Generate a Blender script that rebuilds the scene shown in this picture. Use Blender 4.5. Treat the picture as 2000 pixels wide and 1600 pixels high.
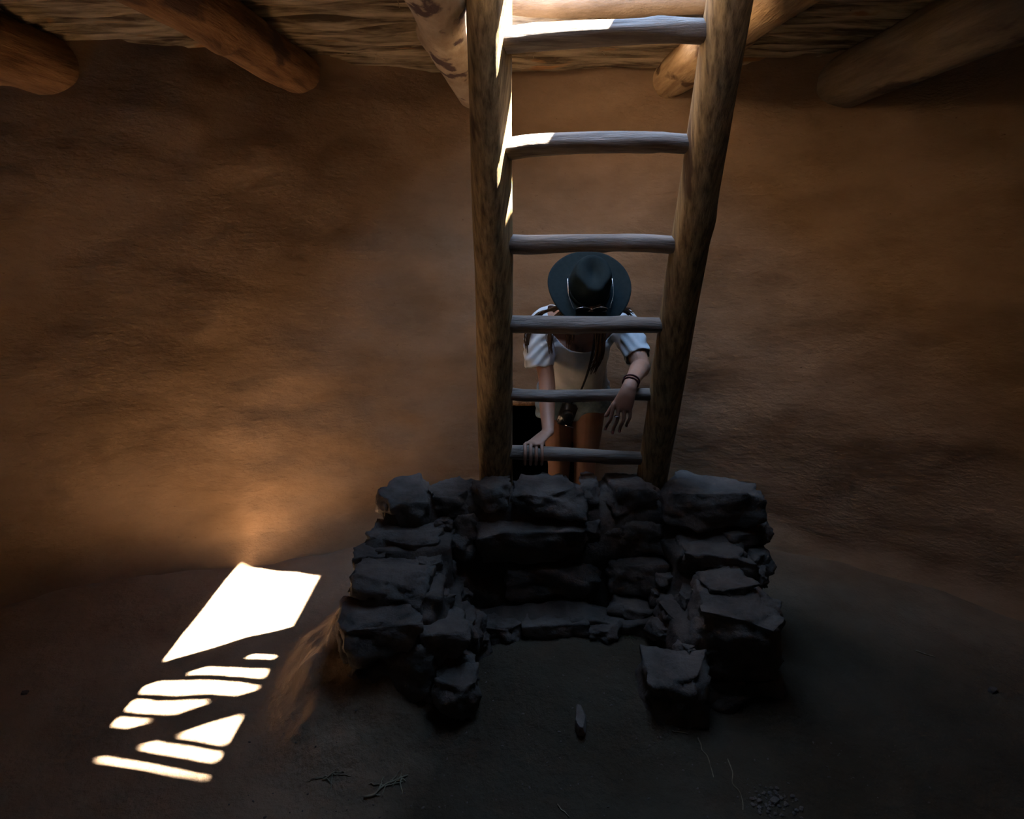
import bpy, bmesh, math, random
from mathutils import Vector, Matrix, noise, Quaternion
R = math.radians
PI = math.pi
scene = bpy.context.scene
for o in list(bpy.data.objects):
    bpy.data.objects.remove(o, do_unlink=True)
col = scene.collection

# ------------------------------------------------------------------ camera, sky, sun, exposure
F_PX, TH, CAM_H = 1200.0, R(17.1), 1.65
cd = bpy.data.cameras.new('camera'); cam = bpy.data.objects.new('camera', cd); col.objects.link(cam)
cd.sensor_fit = 'HORIZONTAL'; cd.sensor_width = 36.0; cd.lens = 36.0 * F_PX / 2000.0
cd.clip_start = 0.02; cd.clip_end = 200
cam.location = (0, 0, CAM_H); cam.rotation_euler = (PI/2 - TH, 0, 0)
scene.camera = cam

world = bpy.data.worlds.new('sky'); scene.world = world; world.use_nodes = True
wn = world.node_tree.nodes; wl = world.node_tree.links
bg = wn['Background']; bg.inputs[1].default_value = 1.0
bg.inputs[0].default_value = (6.0, 10.4, 17.6, 1)

sd = bpy.data.lights.new('sun', 'SUN'); sun = bpy.data.objects.new('sun', sd); col.objects.link(sun)
SUN_A, SUN_S = 0.56, 0.03
sd.energy = 225.0; sd.angle = R(0.6); sd.color = (1.0, 0.93, 0.82)
sun.rotation_euler = Vector((-SUN_A, SUN_S, -1)).to_track_quat('-Z', 'Y').to_euler()
sun.location = (2, 2, 6)

# a light portal across the top of the roof opening: it emits nothing, it only guides sky sampling
pd_ = bpy.data.lights.new('hatch_portal', 'AREA'); portal = bpy.data.objects.new('hatch_portal', pd_); col.objects.link(portal)
pd_.shape = 'RECTANGLE'; pd_.size = 1.3; pd_.size_y = 1.5; pd_.cycles.is_portal = True
portal.location = (0.27, 2.0, 3.02)

scene.view_settings.view_transform = 'Standard'; scene.view_settings.look = 'None'
scene.view_settings.exposure = -0.1; scene.view_settings.gamma = 1.0
scene.view_settings.use_curve_mapping = False
try:
    scene.cycles.use_denoising = True
    scene.cycles.max_bounces = 12; scene.cycles.diffuse_bounces = 8
    scene.cycles.sample_clamp_indirect = 20
except Exception:
    pass

# ------------------------------------------------------------------ helpers
def at(px, py, z):
    """point of the plane z under a pixel of the 2000x1600 photograph"""
    u = (px - 1000) / F_PX; v = (800 - py) / F_PX
    d = Vector((u, math.cos(TH) + v * math.sin(TH), -math.sin(TH) + v * math.cos(TH)))
    t = (z - CAM_H) / d.z
    return Vector((0, 0, CAM_H)) + d * t

def tag(o, label=None, cat=None, group=None, kind=None):
    if label: o['label'] = label
    if cat: o['category'] = cat
    if group: o['group'] = group
    if kind: o['kind'] = kind
    return o

def empty(name, loc):
    o = bpy.data.objects.new(name, None); o.empty_display_size = 0.1; o.location = loc
    col.objects.link(o); return o

def link(name, me, m=None, parent=None, smooth=True):
    me.name = name
    if m: 
        me.materials.clear(); me.materials.append(m)
    if smooth:
        for p in me.polygons: p.use_smooth = True
    o = bpy.data.objects.new(name, me); col.objects.link(o)
    if parent:
        o.parent = parent; o.matrix_parent_inverse = Matrix.Translation(-parent.location)
    return o

def from_bm(name, bm, m=None, parent=None, smooth=True):
    me = bpy.data.meshes.new(name); bm.to_mesh(me); bm.free()
    return link(name, me, m, parent, smooth)

def fbm(p, o=4, h=1.0):
    return noise.fractal(p, h, 2.0, o, noise_basis='PERLIN_ORIGINAL')

def catmull(pts, n):
    out = []
    P = [pts[0]] + list(pts) + [pts[-1]]
    for i in range(1, len(P) - 2):
        for j in range(n):
            t = j / n
            a, b, c, d = P[i-1], P[i], P[i+1], P[i+2]
            out.append(tuple(0.5*((2*b[k]) + (-a[k]+c[k])*t + (2*a[k]-5*b[k]+4*c[k]-d[k])*t*t + (-a[k]+3*b[k]-3*c[k]+d[k])*t**3) for k in range(len(b))))
    out.append(tuple(P[-2]))
    return out

def loft(bm, pts, ref=(1, 0, 0), seg=16, sub=4, cap=True, fn=None, roundcap=True):
    """tube through pts = (x, y, z, r_side, r_other); r_side lies along ref"""
    P = catmull(pts, sub) if sub > 1 else list(pts)
    C = [Vector(p[:3]) for p in P]; RA = [max(p[3], 1e-4) for p in P]; RB = [max(p[4], 1e-4) for p in P]
    n = len(C)
    T = [(C[min(i+1, n-1)] - C[max(i-1, 0)]).normalized() for i in range(n)]
    if roundcap and cap:
        pre_c, pre_a, pre_b, pre_t = [], [], [], []
        for a in (80, 55, 28):
            k = math.cos(R(a)); off = math.sin(R(a))
            pre_c.append(C[0] - T[0] * off * min(RA[0], RB[0])); pre_a.append(RA[0]*k); pre_b.append(RB[0]*k); pre_t.append(T[0])
        post_c, post_a, post_b, post_t = [], [], [], []
        for a in (28, 55, 80):
            k = math.cos(R(a)); off = math.sin(R(a))
            post_c.append(C[-1] + T[-1] * off * min(RA[-1], RB[-1])); post_a.append(RA[-1]*k); post_b.append(RB[-1]*k); post_t.append(T[-1])
        C = pre_c + C + post_c; RA = pre_a + RA + post_a; RB = pre_b + RB + post_b; T = pre_t + T + post_t
    rings = []
    s = Vector(ref)
    for i, c in enumerate(C):
        t = T[i]
        s2 = s - t * s.dot(t)
        if s2.length < 1e-3: s2 = t.orthogonal()
        s2.normalize(); s = s2
        b = t.cross(s2).normalized()
        ring = []
        for k in range(seg):
            a = 2*PI*k/seg
            q = c + s2 * math.cos(a) * RA[i] + b * math.sin(a) * RB[i]
            if fn: q = fn(q, c, i / (len(C) - 1), a)
            ring.append(bm.verts.new(q))
        rings.append(ring)
    for i in range(len(rings) - 1):
        for k in range(seg):
            k2 = (k + 1) % seg
            bm.faces.new((rings[i][k], rings[i][k2], rings[i+1][k2], rings[i+1][k]))
    if cap:
        bm.faces.new(list(reversed(rings[0]))); bm.faces.new(rings[-1])
    return rings

def ball(bm, c, r, seg=16):
    rx, ry, rz = r if isinstance(r, (tuple, list)) else (r, r, r)
    M = Matrix.Translation(c) @ Matrix.Diagonal((rx, ry, rz, 1))
    bmesh.ops.create_uvsphere(bm, u_segments=seg, v_segments=seg//2+2, radius=1, matrix=M)

def voxel_union(bm, voxel, smooth=4, factor=0.5):
    """union of closed overlapping volumes -> one continuous mesh"""
    bmesh.ops.recalc_face_normals(bm, faces=bm.faces)
    me = bpy.data.meshes.new('tmp'); bm.to_mesh(me); bm.free()
    o = bpy.data.objects.new('tmp', me); col.objects.link(o)
    md = o.modifiers.new('r', 'REMESH'); md.mode = 'VOXEL'; md.voxel_size = voxel
    if smooth:
        sm = o.modifiers.new('s', 'SMOOTH'); sm.iterations = smooth; sm.factor = factor
    dg = bpy.context.evaluated_depsgraph_get(); dg.update()
    res = bpy.data.meshes.new_from_object(o.evaluated_get(dg))
    bpy.data.objects.remove(o, do_unlink=True); bpy.data.meshes.remove(me)
    return res

# ------------------------------------------------------------------ materials
def mat(name, c1, c2, scale=4.0, rough=0.9, bump=0.3, bscale=40.0, stretch=(1, 1, 1), detail=8, contrast=(0.35, 0.65), spots=None, bdist=0.01, coords='Object', layer2=None, bump2=None, spec=0.2):
    m = bpy.data.materials.new(name); m.use_nodes = True
    nt = m.node_tree; N = nt.nodes; L = nt.links
    b = N['Principled BSDF']; b.inputs['Roughness'].default_value = rough
    b.inputs['Specular IOR Level'].default_value = spec
    tc = N.new('ShaderNodeTexCoord'); mp = N.new('ShaderNodeMapping'); mp.inputs['Scale'].default_value = stretch
    L.new(tc.outputs[coords], mp.inputs[0])
    n1 = N.new('ShaderNodeTexNoise'); n1.inputs['Scale'].default_value = scale; n1.inputs['Detail'].default_value = detail
    n1.inputs['Roughness'].default_value = 0.6
    L.new(mp.outputs[0], n1.inputs['Vector'])
    r = N.new('ShaderNodeValToRGB'); r.color_ramp.elements[0].position = contrast[0]; r.color_ramp.elements[1].position = contrast[1]
    r.color_ramp.elements[0].color = (*c1, 1); r.color_ramp.elements[1].color = (*c2, 1)
    L.new(n1.outputs['Fac'], r.inputs[0])
    out = r.outputs[0]
    if spots:
        sc, thr, c3, st = spots
        mp2 = N.new('ShaderNodeMapping'); mp2.inputs['Scale'].default_value = st; L.new(tc.outputs[coords], mp2.inputs[0])
        n2 = N.new('ShaderNodeTexNoise'); n2.inputs['Scale'].default_value = sc; n2.inputs['Detail'].default_value = 6
        L.new(mp2.outputs[0], n2.inputs['Vector'])
        r2 = N.new('ShaderNodeValToRGB'); r2.color_ramp.elements[0].position = thr; r2.color_ramp.elements[1].position = thr + 0.06
        L.new(n2.outputs['Fac'], r2.inputs[0])
        mx = N.new('ShaderNodeMix'); mx.data_type = 'RGBA'
        L.new(r2.outputs[0], mx.inputs['Factor']); L.new(out, mx.inputs['A']); mx.inputs['B'].default_value = (*c3, 1)
        out = mx.outputs['Result']
    L.new(out, b.inputs['Base Color'])
    n3 = N.new('ShaderNodeTexNoise'); n3.inputs['Scale'].default_value = bscale; n3.inputs['Detail'].default_value = 10; n3.inputs['Roughness'].default_value = 0.65
    L.new(mp.outputs[0], n3.inputs['Vector'])
    bp = N.new('ShaderNodeBump'); bp.inputs['Strength'].default_value = bump; bp.inputs['Distance'].default_value = bdist
    L.new(n3.outputs['Fac'], bp.inputs['Height'])
    if bump2:
        n4 = N.new('ShaderNodeTexNoise'); n4.inputs['Scale'].default_value = bump2[0]; n4.inputs['Detail'].default_value = 4
        L.new(mp.outputs[0], n4.inputs['Vector'])
        bq = N.new('ShaderNodeBump'); bq.inputs['Strength'].default_value = bump2[1]; bq.inputs['Distance'].default_value = bump2[2]
        L.new(n4.outputs['Fac'], bq.inputs['Height']); L.new(bq.outputs[0], bp.inputs['Normal'])
    L.new(bp.outputs[0], b.inputs['Normal'])
    return m

M = {}
M['plaster'] = mat('mud_plaster', (0.195, 0.122, 0.070), (0.285, 0.185, 0.115), 1.6, 0.95, 0.50, 26, detail=7, bdist=0.016, stretch=(1, 1, 1.9),
                   spots=(55, 0.70, (0.14, 0.08, 0.045), (1, 1, 2)), bump2=(5, 0.35, 0.04), spec=0.05)
M['floor'] = mat('packed_dirt', (0.23, 0.155, 0.10), (0.33, 0.235, 0.16), 2.5, 0.95, 1.0, 30, bdist=0.018, bump2=(11, 0.6, 0.03), spec=0.05,
                 spots=(120, 0.72, (0.34, 0.28, 0.22), (1, 1, 1)))
M['stone'] = mat('rough_stone', (0.075, 0.060, 0.052), (0.160, 0.130, 0.112), 7, 0.9, 0.9, 30, bdist=0.012, bump2=(10, 0.5, 0.03), spec=0.15)
M['mortar'] = mat('mud_mortar', (0.070, 0.055, 0.047), (0.13, 0.105, 0.09), 9, 0.95, 0.8, 40, bdist=0.01, bump2=(9, 0.5, 0.03), spec=0.05)
M['viga'] = mat('peeled_beam_wood', (0.13, 0.065, 0.028), (0.36, 0.19, 0.085), 6, 0.85, 0.9, 22, stretch=(4, 0.5, 4), bdist=0.012,
                spots=(3.2, 0.60, (0.10, 0.055, 0.035), (2.5, 0.9, 2.5)))
M['viga_shaded'] = mat('shaded_beam_wood', (0.16, 0.115, 0.075), (0.30, 0.23, 0.155), 5, 0.8, 0.5, 30, stretch=(4, 0.5, 4), bdist=0.01, spots=(3.2, 0.60, (0.10, 0.07, 0.05), (2.5, 0.9, 2.5)))  # weaker warm light on the right-hand beam is put into this colour
M['viga_hatch'] = mat('weathered_frame_wood', (0.17, 0.12, 0.08), (0.36, 0.27, 0.19), 5, 0.75, 0.6, 26, stretch=(1.0, 2, 3), bdist=0.012)
M['viga_gold'] = mat('golden_beam_wood', (0.26, 0.15, 0.07), (0.52, 0.35, 0.18), 6, 0.8, 0.7, 24, stretch=(4, 0.5, 4), bdist=0.01, spots=(3.2, 0.60, (0.12, 0.065, 0.03), (2.5, 1.2, 2.5)))
M['viga_bark'] = mat('pale_beam_wood', (0.32, 0.22, 0.14), (0.52, 0.41, 0.29), 5, 0.75, 0.5, 26, stretch=(3, 1.0, 3), bdist=0.01,
                spots=(5.5, 0.555, (0.10, 0.06, 0.055), (2.2, 1.2, 2.2)))
M['sticks'] = mat('split_juniper', (0.13, 0.085, 0.048), (0.66, 0.50, 0.31), 7, 0.85, 1.0, 30, stretch=(0.4, 4, 4), bdist=0.02,
                spots=(4, 0.62, (0.50, 0.25, 0.10), (0.9, 4, 4)), contrast=(0.38, 0.62))
M['earth'] = mat('roof_earth', (0.10, 0.07, 0.05), (0.18, 0.13, 0.09), 4, 0.95)
M['rail'] = mat('ladder_rail_wood', (0.12, 0.075, 0.032), (0.42, 0.285, 0.135), 8, 0.65, 0.9, 24, stretch=(9, 9, 0.30), bdist=0.006,
                spots=(3.0, 0.64, (0.10, 0.055, 0.025), (5, 5, 0.8)), spec=0.3)
M['rung'] = mat('weathered_rung_wood', (0.085, 0.060, 0.045), (0.235, 0.185, 0.148), 7, 0.6, 0.7, 30, stretch=(0.5, 5, 5), bdist=0.006, spec=0.3)
M['black'] = mat('tunnel_black', (0.010, 0.009, 0.008), (0.02, 0.017, 0.014), 5, 1.0)  # near-black colour for the sides of the vent tunnel
M['skin'] = mat('skin', (0.31, 0.155, 0.10), (0.37, 0.195, 0.13), 14, 0.5, 0.08, 90, spec=0.35, bdist=0.002)
M['shirt'] = mat('white_cotton', (0.52, 0.53, 0.54), (0.60, 0.61, 0.62), 30, 0.9, 0.15, 200, bdist=0.002)
M['denim'] = mat('faded_denim', (0.16, 0.23, 0.27), (0.30, 0.38, 0.43), 30, 0.9, 0.3, 160, bdist=0.003)
M['felt'] = mat('dark_teal_felt', (0.0075, 0.0125, 0.0138), (0.0105, 0.0165, 0.018), 60, 0.95, 0.2, 300, bdist=0.001, spec=0.1)
M['hair'] = mat('brown_hair', (0.035, 0.017, 0.008), (0.10, 0.05, 0.022), 8, 0.5, 0.6, 50, stretch=(8, 8, 0.6), bdist=0.004)
M['metal'] = mat('polished_silver', (0.70, 0.72, 0.75), (0.8, 0.8, 0.82), 10, 0.25, 0.02, 50); M['metal'].node_tree.nodes['Principled BSDF'].inputs['Metallic'].default_value = 1
M['dark'] = mat('dark_plastic', (0.012, 0.012, 0.012), (0.02, 0.02, 0.02), 10, 0.3, 0.05, 90, spec=0.5)
M['cord'] = mat('dark_red_cord', (0.05, 0.015, 0.018), (0.08, 0.02, 0.025), 30, 0.8, 0.3, 300)
M['leather'] = mat('dark_leather', (0.025, 0.018, 0.014), (0.05, 0.035, 0.028), 30, 0.6, 0.3, 100)
M['twig'] = mat('dry_twig', (0.13, 0.10, 0.07), (0.34, 0.28, 0.18), 20, 0.9, 0.3, 100)
M['weed'] = mat('dry_weed', (0.05, 0.055, 0.035), (0.12, 0.12, 0.07), 20, 0.9, 0.3, 100)
M['lips'] = mat('lips', (0.40, 0.13, 0.11), (0.44, 0.15, 0.12), 20, 0.5, 0.1, 100)
M['eye'] = mat('eye_white', (0.7, 0.68, 0.65), (0.75, 0.73, 0.7), 20, 0.3, 0.0, 100)

# reddish dirt left of the hearth; darker and greyer elsewhere, ash inside the hearth
def floor_material():
    m = M['floor']; nt = m.node_tree; N = nt.nodes; L = nt.links; b = N['Principled BSDF']
    src = b.inputs['Base Color'].links[0].from_socket
    tc = N.new('ShaderNodeTexCoord'); sx = N.new('ShaderNodeSeparateXYZ'); L.new(tc.outputs['Object'], sx.inputs[0])
    nz = N.new('ShaderNodeTexNoise'); nz.inputs['Scale'].default_value = 3.0; nz.inputs['Detail'].default_value = 6
    L.new(tc.outputs['Object'], nz.inputs['Vector'])
    ad = N.new('ShaderNodeMath'); ad.operation = 'MULTIPLY_ADD'; L.new(nz.outputs['Fac'], ad.inputs[0]); ad.inputs[1].default_value = 0.45; L.new(sx.outputs['X'], ad.inputs[2])
    rp = N.new('ShaderNodeMapRange'); rp.inputs['From Min'].default_value = -0.36; rp.inputs['From Max'].default_value = -0.06; L.new(ad.outputs[0], rp.inputs['Value'])
    mx = N.new('ShaderNodeMix'); mx.data_type = 'RGBA'; mx.blend_type = 'MULTIPLY'
    ds = N.new('ShaderNodeVectorMath'); ds.operation = 'DISTANCE'; L.new(tc.outputs['Object'], ds.inputs[0]); ds.inputs[1].default_value = (0.35, 1.3, 0)
    r3 = N.new('ShaderNodeMapRange'); r3.inputs['From Min'].default_value = 1.95; r3.inputs['From Max'].default_value = 1.25; r3.inputs['To Min'].default_value = 0.35
    L.new(ds.outputs['Value'], r3.inputs['Value'])
    mm = N.new('ShaderNodeMath'); mm.operation = 'MULTIPLY'; L.new(rp.outputs['Result'], mm.inputs[0]); L.new(r3.outputs['Result'], mm.inputs[1])
    L.new(mm.outputs[0], mx.inputs['Factor']); L.new(src, mx.inputs['A']); mx.inputs['B'].default_value = (0.28, 0.31, 0.32, 1)
    L.new(mx.outputs['Result'], b.inputs['Base Color'])
floor_material()

# ------------------------------------------------------------------ room shell
RC = Vector((0.10, 0.30)); RAD = 2.90; H = 2.33
OPX0, OPX1, OPZ, OPA = 0.005, 0.36, 0.705, None   # vent opening behind the ladder

def wall_radius(ang, z):
    # ang 0 = +y
    x = math.sin(ang)
    r = RAD + 1.5 * max(0, -math.sin(ang) - 0.50) * (1 if math.cos(ang) > 0 else max(0, 1 + 3 * math.cos(ang))) - 0.05 * math.exp(-((math.sin(ang) + 0.47) / 0.15) ** 2) * (math.cos(ang) > 0)
    p = Vector((math.sin(ang) * 2.2, math.cos(ang) * 2.2, z))
    r += 0.055 * fbm(p * 1.3, 3) + 0.018 * fbm(p * 4 + Vector((9, 3, 1)), 3) + 0.006 * fbm(p * 14, 2)
    f = max(0, 0.16 - z) / 0.16
    r -= (0.11 if math.sin(ang) < 0 else 0.11 - 0.08 * min(1, math.sin(ang) * 3)) * f * f                                # coved foot of the wall
    return r

def wall_pt(ang, z):
    r = wall_radius(ang, z)
    return Vector((RC.x + math.sin(ang) * r, RC.y + math.cos(ang) * r, z))

def build_wall():
    bm = bmesh.new()
    NA, NZ = 560, 84
    g = []
    for i in range(NA):
        a = 2*PI*i/NA
        g.append([bm.verts.new(wall_pt(a, -0.02 + (H + 0.10) * j/NZ)) for j in range(NZ+1)])
    # vent hole: straight sided, so snap the columns that bound it
    def inhole(v):
        return OPX0 < v.x < OPX1 and v.y > 2 and v.z < OPZ
    for i in range(NA):
        for j in range(NZ):
            i2 = (i+1) % NA
            q = (g[i][j], g[i2][j], g[i2][j+1], g[i][j+1])
            c = sum((v.co for v in q), Vector()) / 4
            if inhole(Vector((c.x, c.y, c.z))): continue
            bm.faces.new(q)
    return from_bm('wall_round', bm, M['plaster'])
w = build_wall(); tag(w, kind='structure')

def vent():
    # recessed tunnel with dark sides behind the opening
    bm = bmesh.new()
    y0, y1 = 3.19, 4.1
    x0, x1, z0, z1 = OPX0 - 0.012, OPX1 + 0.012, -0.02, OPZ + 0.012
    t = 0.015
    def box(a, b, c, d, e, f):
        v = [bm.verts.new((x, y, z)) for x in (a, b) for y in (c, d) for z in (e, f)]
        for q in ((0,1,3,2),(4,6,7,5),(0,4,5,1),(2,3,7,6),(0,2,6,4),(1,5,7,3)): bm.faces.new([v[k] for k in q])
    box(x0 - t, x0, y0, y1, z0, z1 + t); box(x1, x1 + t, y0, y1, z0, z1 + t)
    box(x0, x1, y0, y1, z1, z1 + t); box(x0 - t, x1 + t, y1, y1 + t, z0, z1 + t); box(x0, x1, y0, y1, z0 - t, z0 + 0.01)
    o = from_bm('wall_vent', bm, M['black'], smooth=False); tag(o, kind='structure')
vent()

def floor_z(x, y):
    p = Vector((x, y, 0))
    z = 0.012 * fbm(p * 1.6, 3) + 0.006 * fbm(p * 7, 4)
    # inner floor of the fire box and its run out towards the camera
    fx = 1 / (1 + math.exp((abs(x - 0.22) - 0.42) / 0.06))
    t = min(1, max(0, (y - 1.35) / 0.6)); t = t*t*(3-2*t)
    if y > 2.15: t *= max(0, 1 - (y - 2.15) / 0.15)
    z += 0.15 * fx * t
    # mud heaped against the left side of the hearth
    d = math.hypot((x + 0.52) / 0.40, (y - 1.93) / 0.60)
    if d < 1: z += 0.27 * (1 - d*d) ** 2 * (1 + 0.45 * fbm(p * 9, 5))
    d = math.hypot((x - 0.92) / 0.22, (y - 1.95) / 0.5)
    if d < 1: z += 0.10 * (1 - d*d) ** 2
    return z

def build_floor():
    bm = bmesh.new()
    xs = [RC.x - 3.3 + 6.6 * i / 240 for i in range(241)]; ys = [RC.y - 3.2 + 6.4 * j / 240 for j in range(241)]
    g = [[bm.verts.new((x, y, floor_z(x, y))) for y in ys] for x in xs]
    for i in range(240):
        for j in range(240):
            bm.faces.new((g[i][j], g[i+1][j], g[i+1][j+1], g[i][j+1]))
    return from_bm('floor', bm, M['floor'])
tag(build_floor(), kind='structure')

# roof opening (inside faces)
HX0, HX1, HY0, HY1 = -0.165, 0.705, 1.385, 2.615
TOP = 2.95

def build_ceiling():
    rnd = random.Random(5)
    bm = bmesh.new()
    y = RC.y - 3.0
    def stick(xa, xb, y, yaw, r, zc):
        n = max(4, int((xb - xa) / 0.07))
        sd_ = rnd.random() * 100
        pts = []
        for k in range(n + 1):
            x = xa + (xb - xa) * k / n
            pts.append((x, y + math.tan(yaw) * (x - 0.2) + 0.008 * noise.noise(Vector((x*2, sd_, 0))), zc + 0.008 * noise.noise(Vector((x*2.3, sd_, 7))), r, r))
        def fn(q, c, t, a):
            d = (q - c)
            k = 1 + 0.50 * noise.noise(Vector((q.x * 4, a * 1.1, sd_))) + 0.10 * noise.noise(Vector((q.x * 16, a * 2, sd_)))
            return c + d * k
        loft(bm, pts, (0, 1, 0), 9, 1, True, fn, False)
    while y < RC.y + 3.2:
        r = rnd.uniform(0.028, 0.055)
        y += r * 0.93
        half = math.sqrt(max(0, 3.25**2 - (y - RC.y)**2)) + 0.05
        yaw = R(rnd.uniform(-1.2, 1.2) - 1.0)
        zc = H + 0.036 + rnd.uniform(-0.012, 0.016)
        if HY0 - 0.03 < y < HY1 + 0.03:
            stick(RC.x - half, HX0 - 0.01 - rnd.random() * 0.015, y, yaw * 0.3, r, zc); stick(HX1 + 0.01 + rnd.random() * 0.015, RC.x + half, y, yaw * 0.3, r, zc)
        else:
            stick(RC.x - half, RC.x + half, y, yaw, r, zc)
        y += r * 0.93
    # splinters hanging from the sticks
    for k in range(150):
        x = rnd.uniform(-2.6, 2.6); yy = rnd.uniform(1.2, 3.1)
        if HX0 - 0.2 < x < HX1 + 0.2 and yy < HY1 + 0.1: continue
        a = rnd.uniform(0, 6.28); l = rnd.uniform(0.02, 0.09)
        p = Vector((x, yy, H + 0.004)); q = p + Vector((math.cos(a) * l, math.sin(a) * l, -rnd.uniform(0.0, 0.02)))
        loft(bm, [(*p, 0.003, 0.0015), (*q, 0.0015, 0.0008)], (0, 0, 1), 5, 1, True, None, False)
    o = from_bm('ceiling', bm, M['sticks']); tag(o, kind='structure')
    # packed earth above, with the opening left free
    bm = bmesh.new()
    def box(a, b, c, d, e, f):
        v = [bm.verts.new((x, y, z)) for x in (a, b) for y in (c, d) for z in (e, f)]
        for q in ((0,1,3,2),(4,6,7,5),(0,4,5,1),(2,3,7,6),(0,2,6,4),(1,5,7,3)): bm.faces.new([v[k] for k in q])
    z0, z1 = H + 0.075, 2.86
    b = 0.10
    X0, X1, Y0, Y1 = -3.6, 3.8, -3.4, 3.9
    xa, xb, ya, yb = HX0 - 0.06, HX1 + 0.06, HY0 - 0.03, HY1 + 0.13
    box(X0, xa, Y0, Y1, z0, z1); box(xb, X1, Y0, Y1, z0, z1)
    box(xa, xb, Y0, ya, z0, z1); box(xa, xb, yb, Y1, z0, z1)
    e = from_bm('earth_layer', bm, M['earth'], o, smooth=False)
    return o
build_ceiling()

# ------------------------------------------------------------------ logs
def log_mesh(name, a, b, r0, r1, m, parent=None, seed=0, seg=24, wob=0.012, lump=0.06, knots=(), n=None, facet=None):
    a = Vector(a); b = Vector(b); L_ = (b - a).length
    n = n or max(8, int(L_ / 0.035))
    d = (b - a).normalized()
    s1 = d.orthogonal().normalized(); s2 = d.cross(s1)
    pts = []
    for k in range(n + 1):
        t = k / n
        c = a.lerp(b, t)
        env = min(1, 6*t, 6*(1-t))
        c = c + (s1 * noise.noise(Vector((t * L_ * 1.6, seed, 0))) + s2 * noise.noise(Vector((t * L_ * 1.6, seed, 9)))) * wob * 2 * env
        r = r0 + (r1 - r0) * t
        pts.append((*c, r, r))
    def fn(q, c, t, ang):
        dd = q - c
        k = 1 + lump * 1.6 * noise.noise(Vector((t * L_ * 3.0, math.cos(ang) * 1.2 + seed, math.sin(ang) * 1.2))) \
              + lump * 0.5 * noise.noise(Vector((t * L_ * 9, math.cos(ang) * 3 + seed, math.sin(ang) * 3)))
        for (kt, ka, kh, kw) in knots:
            da = math.atan2(math.sin(ang - ka), math.cos(ang - ka))
            w_ = math.exp(-((t - kt) * L_ / kw) ** 2 - (da * (r0 + r1) / 2 / kw) ** 2)
            k += kh * w_
        dd = dd * k
        if facet:
            rr_ = r0 + (r1 - r0) * t
            lim = rr_ * (facet[1] + 0.30 * min(1, max(0, (0.42 - t) / 0.04)) + 0.16 * abs(noise.noise(Vector((t * L_ * 2.2, seed, 3)))) * 2)
            e_ = dd.dot(facet[0]) - lim
            if e_ > 0: dd = dd - facet[0] * e_
        return c + dd
    bm = bmesh.new()
    loft(bm, pts, tuple(s1), seg, 1, True, fn, True)
    return from_bm(name, bm, m, parent)

# roof beams (vigas): long rough logs that bear on the wall
beams = [
    ((-1.035, -2.35, 2.27), (-0.93, 3.26, 2.265), 0.105, 0.090, 'viga', 'orange-lit log beam meeting the wall halfway between the corner and the ladder'),
    ((-1.93, -1.45, 2.25), (-1.80, 3.35, 2.235), 0.125, 0.115, 'viga', 'thick orange log beam with a dark knot at the far left edge'),
    ((-0.262, -2.50, 2.24), (-0.187, 3.40, 2.235), 0.105, 0.078, 'viga_bark', 'pale mottled log beam with dark stains just left of the ladder'),
    ((0.82, -2.45, 2.27), (0.73, 3.35, 2.275), 0.098, 0.088, 'viga_gold', 'pale log beam with round end showing behind the right rail of the ladder'),
    ((1.28, -2.20, 2.25), (1.44, 3.10, 2.225), 0.125, 0.110, 'viga_shaded', 'thick dim log beam at the upper right corner of the roof'),
]
for i, (a, b, r0, r1, mm, lb) in enumerate(beams):
    kn = [(0.80, 2.0 + i, 0.25, 0.05), (0.9, 4.0 - i, 0.2, 0.04)]
    o = log_mesh('roof_beam', a, b, r0, r1, M[mm], None, seed=i * 7.3, seg=32, wob=0.010, lump=0.05, knots=kn)
    tag(o, lb, 'beam', 'log beams under the roof')

# lintel of the vent opening
o = log_mesh('lintel_stick', (-0.06, 3.185, OPZ + 0.008), (0.43, 3.165, OPZ + 0.008), 0.021, 0.019, M['viga'], seed=3.1, wob=0.004)
tag(o, 'light brown wooden lintel over the dark low opening behind the person', 'lintel')

# timber curb around the opening: stacked logs on four sides
hf = empty('roof_hatch', (0.26, 2.0, H + 0.04)); tag(hf, 'stacked pale log frame lining the bright roof opening above the ladder', 'hatch')
def hatch():
    rr = [0.055, 0.05, 0.06, 0.05, 0.055, 0.05]
    z = H + 0.07 - 0.03
    for k, r in enumerate(rr):
        zc = z + r
        log_mesh('log', (HX0 - 0.2, HY1 + r + 0.10, zc), (HX1 + 0.2, HY1 + r - 0.12, zc), r, r * 0.95, M['viga_hatch'], hf, seed=20 + k, lump=0.04, wob=0.004, seg=20)
        log_mesh('log', (HX0 - 0.2, HY0 - r + 0.17, zc), (HX1 + 0.2, HY0 - r - 0.08, zc), r, r, M['viga_hatch'], hf, seed=30 + k, lump=0.04, wob=0.004, seg=16)
        log_mesh('log', (HX0 - r, HY0 - 0.25, zc + 0.01), (HX0 - r, HY1 + 0.30, zc + 0.01), r, r, M['viga_hatch'], hf, seed=40 + k, lump=0.03, wob=0.003, seg=16)
        log_mesh('log', (HX1 + r, HY0 - 0.25, zc + 0.01), (HX1 + r, HY1 + 0.30, zc + 0.01), r, r, M['viga_hatch'], hf, seed=50 + k, lump=0.02, wob=0.002, seg=16)
        z += 2 * r * 0.93
hatch()
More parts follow.
